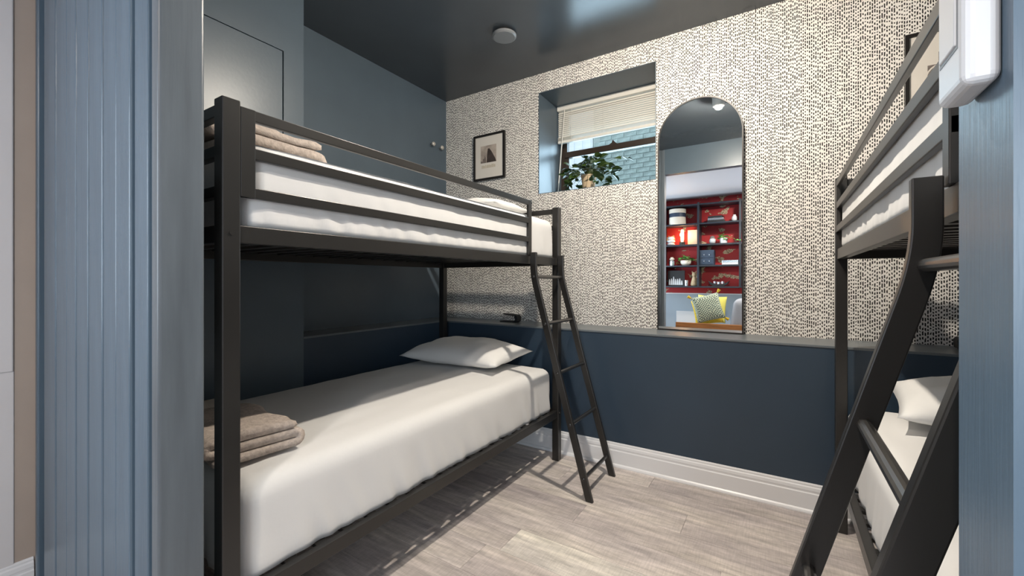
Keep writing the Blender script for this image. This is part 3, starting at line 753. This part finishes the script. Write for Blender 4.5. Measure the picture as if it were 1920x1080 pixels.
jr = thing('lidded_jar', 'white round jar with a dark lid beside the trailing plant', 'jar', (-0.96, YM, SZ[2]))
obj('body', lathe(nb(), [(0.03, 0), (0.05, 0.03), (0.05, 0.06), (0.035, 0.09)], 18), 'white_plastic', jr, smooth=True); obj('lid', lathe(nb(), [(0.036, 0.09), (0.036, 0.12), (0.012, 0.135)], 18), 'sepia_mid', jr)
plant((-0.79, YM, SZ[2]), 'trailing plant in a square white pot on the bookcase', [(0.055, 0), (0.058, 0.09), (0.05, 0.09)], 'white_plastic', 'leaf2', 26, 0.10, 0.07, 0.045,
      [[(0.08, 0.06, 0.10), (0.12, 0.13, 0.09), (0.16, 0.17, 0.06), (0.20, 0.18, 0.04), (0.24, 0.18, 0.03)]], 9)
# row 2
mj = thing('glass_jar', 'small jar with a cream knob beside the leafy plant', 'jar', (-1.61, YM, SZ[1]))
obj('body', lathe(nb(), [(0.045, 0), (0.045, 0.08), (0.03, 0.10)], 16), 'silver', mj); obj('lid', lathe(nb(), [(0.03, 0.10), (0.045, 0.115), (0.02, 0.15)], 16), 'cream', mj)
plant((-1.38, YM, SZ[1]), 'bushy plant in a white bowl on the bookcase', [(0.05, 0), (0.085, 0.03), (0.095, 0.085), (0.085, 0.085)], 'cream', 'leaf2', 40, 0.12, 0.10, 0.055, [[(-0.12, .08, .06), (-.14, .10, .045)]], 12)
db = thing('drawer_box', 'ink blue box with two small drawers on the bookcase', 'box', (-1.035, YM, SZ[1]))
obj('body', box(nb(), -0.11, 0.11, -0.09, 0.085, 0, 0.25), 'dkblue', db, 0.002)
for k in range(2):
    d = obj('drawer', box(nb(), -0.10, 0.10, 0.085, 0.092, 0.015+.105*k, 0.11+.105*k), 'dkblue', db, 0.002)
    for s in (-1, 1): obj('knob', tube(nb(), (s*0.04, 0.092, 0.0625+.105*k), (s*0.04, 0.104, 0.0625+.105*k), 0.011, 10), 'silver', d)
for k in range(2):
    shelf_item('book', box(nb(), -0.12, 0.12, -0.08, 0.08, 0, 0.036), ('white_plastic', 'silver')[k], ('white book lying below the grey one near the drawer box', 'grey book lying on the white one near the drawer box')[k], 'book', (-0.685, YM, SZ[1]+.0365*k), 0.03, bevel=0.002, group='flat books near the drawer box')
# row 1
bf = thing('black_art_board', 'black picture board with white figures on the bottom shelf', 'picture', (-1.54, YR+0.14, SZ[0]))
obj('board', box(nb(), -0.14, 0.14, -0.01, 0.01, 0, 0.27), 'black', bf)
random.seed(11)
for k in range(7):
    x = -0.11+k*0.034; h_ = random.uniform(.08, .17)
    obj('figure', prism(nb(), [(x-.015, .02), (x+.015, .02), (x+.011, h_*.7), (x+.004, h_), (x-.006, h_), (x-.013, h_*.6)], XZ, 0.0102, 0.0112), 'white_plastic', bf)
shelf_item('small_cup', lathe(nb(), [(0.024, 0), (0.028, 0.10), (0.022, 0.10)], 16), 'silver', 'small pale cup beside the black picture board', 'cup', (-1.36, YM+.04, SZ[0]))
cf = thing('dog_figurine', 'tan seated animal figurine on the bottom shelf', 'figurine', (-1.245, YM, SZ[0]))
obj('body', lathe(nb(), [(0.045, 0), (0.06, 0.03), (0.045, 0.09), (0.028, 0.15), (0.02, 0.17)], 16), 'tan', cf, smooth=True)
obj('head', lathe(nb(), [(0.01, 0.15), (0.034, 0.175), (0.036, 0.20), (0.02, 0.235), (0.006, 0.24)], 14), 'tan', cf, smooth=True)
for s in (-1, 1): obj('ear', tube(nb(), (s*0.022, 0, 0.22), (s*0.032, 0, 0.26), 0.012, 8, 0.003), 'tan', cf)
bt = thing('boat_tray', 'black boat shaped tray of silver candles on the bottom shelf', 'tray', (-0.86, YM, SZ[0]))
obj('tray', prism(nb(), [(-0.16, 0.09), (-0.13, 0.03), (-0.07, 0.0), (0.07, 0.0), (0.13, 0.03), (0.16, 0.09), (0.10, 0.05), (0.05, 0.035), (-0.05, 0.035), (-0.10, 0.05)], XZ, -0.05, 0.05), 'black', bt, 0.003)
for k in range(3): o = obj('candle', lathe(nb(), [(0.024, 0), (0.024, 0.035), (0.016, 0.038)], 14), 'silver', bt); o.location = ((k-1)*0.06, 0, 0.036 + 0.008*abs(k-1))

# socket box on grey wall, sofa and cushions
shelf_item('white_panel', box(nb(), -0.16, 0.16, 0, 0.03, 0, 0.42), 'white_plastic', 'white box against the grey wall behind the sofa', 'panel', (-1.40, YR, 0.30), bevel=0.004)
sf = thing('sofa', 'grey sofa with an orange wood rail reflected in the mirror', 'sofa', (-0.55, -1.45, 0))
obj('wood_rail', box(nb(), -0.80, 0.20, 0.36, 0.40, 0.475, 0.605), 'wood', sf, 0.006)
obj('wood_rail', box(nb(), -0.80, 0.20, -0.40, -0.36, 0.40, 0.46), 'wood', sf, 0.006)
obj('seat_frame', box(nb(), -0.80, 0.20, -0.36, 0.36, 0.26, 0.34), 'wood', sf, 0.004)
for x in (-0.78, 0.16):
    for y in (-0.36, 0.36): obj('leg', tube(nb(), (x, y, 0), (x, y, 0.43), 0.018, 10, 0.024), 'wood', sf)
o = obj('seat_cushion', soft_box(0.70, 0.98, 0.16, 0.04, 12, 12, 5, 0.02, 3), 'sofa', sf, smooth=True); o.location = (-0.30, 0, 0.34)
o = obj('back_cushion', soft_box(0.72, 0.17, 0.52, 0.06, 6, 14, 10, 0.02, 8), 'sofa', sf, smooth=True); o.location = (0.0, 0, 0.44); o.rotation_euler = (0, math.radians(8), 0)
def cushion(loc, rot, label, mat, L=0.42, seed=0, tassel=None):
    t = thing('throw_cushion', label, 'cushion', loc); t.rotation_euler = rot
    o = obj('cover', pillow_mesh(L, L, 0.15, seed, 18, 18), mat, t, smooth=True); o.location = (0, 0, -0.06)
    if tassel:
        for sx in (-1, 1):
            for sy in (-1, 1): obj('tassel', tube(nb(), (sx*L*.49, sy*L*.49, 0), (sx*L*.58, sy*L*.58, 0), 0.012, 8, 0.024), tassel, t)
    return t
cushion((-0.92, -1.22, 0.83), (math.radians(98), math.radians(-14), math.radians(-22)), 'check woven cushion with yellow tassels on the sofa', 'check', 0.40, 2, 'yellow')
cushion((-0.96, -1.44, 0.76), (math.radians(100), math.radians(-10), math.radians(-15)), 'mustard cushion behind the check one on the sofa', 'yellow', 0.40, 5)
cushion((-0.92, -1.64, 0.80), (math.radians(98), math.radians(4), math.radians(-10)), 'lemon cushion at the back of the sofa', 'ltyellow', 0.42, 6)
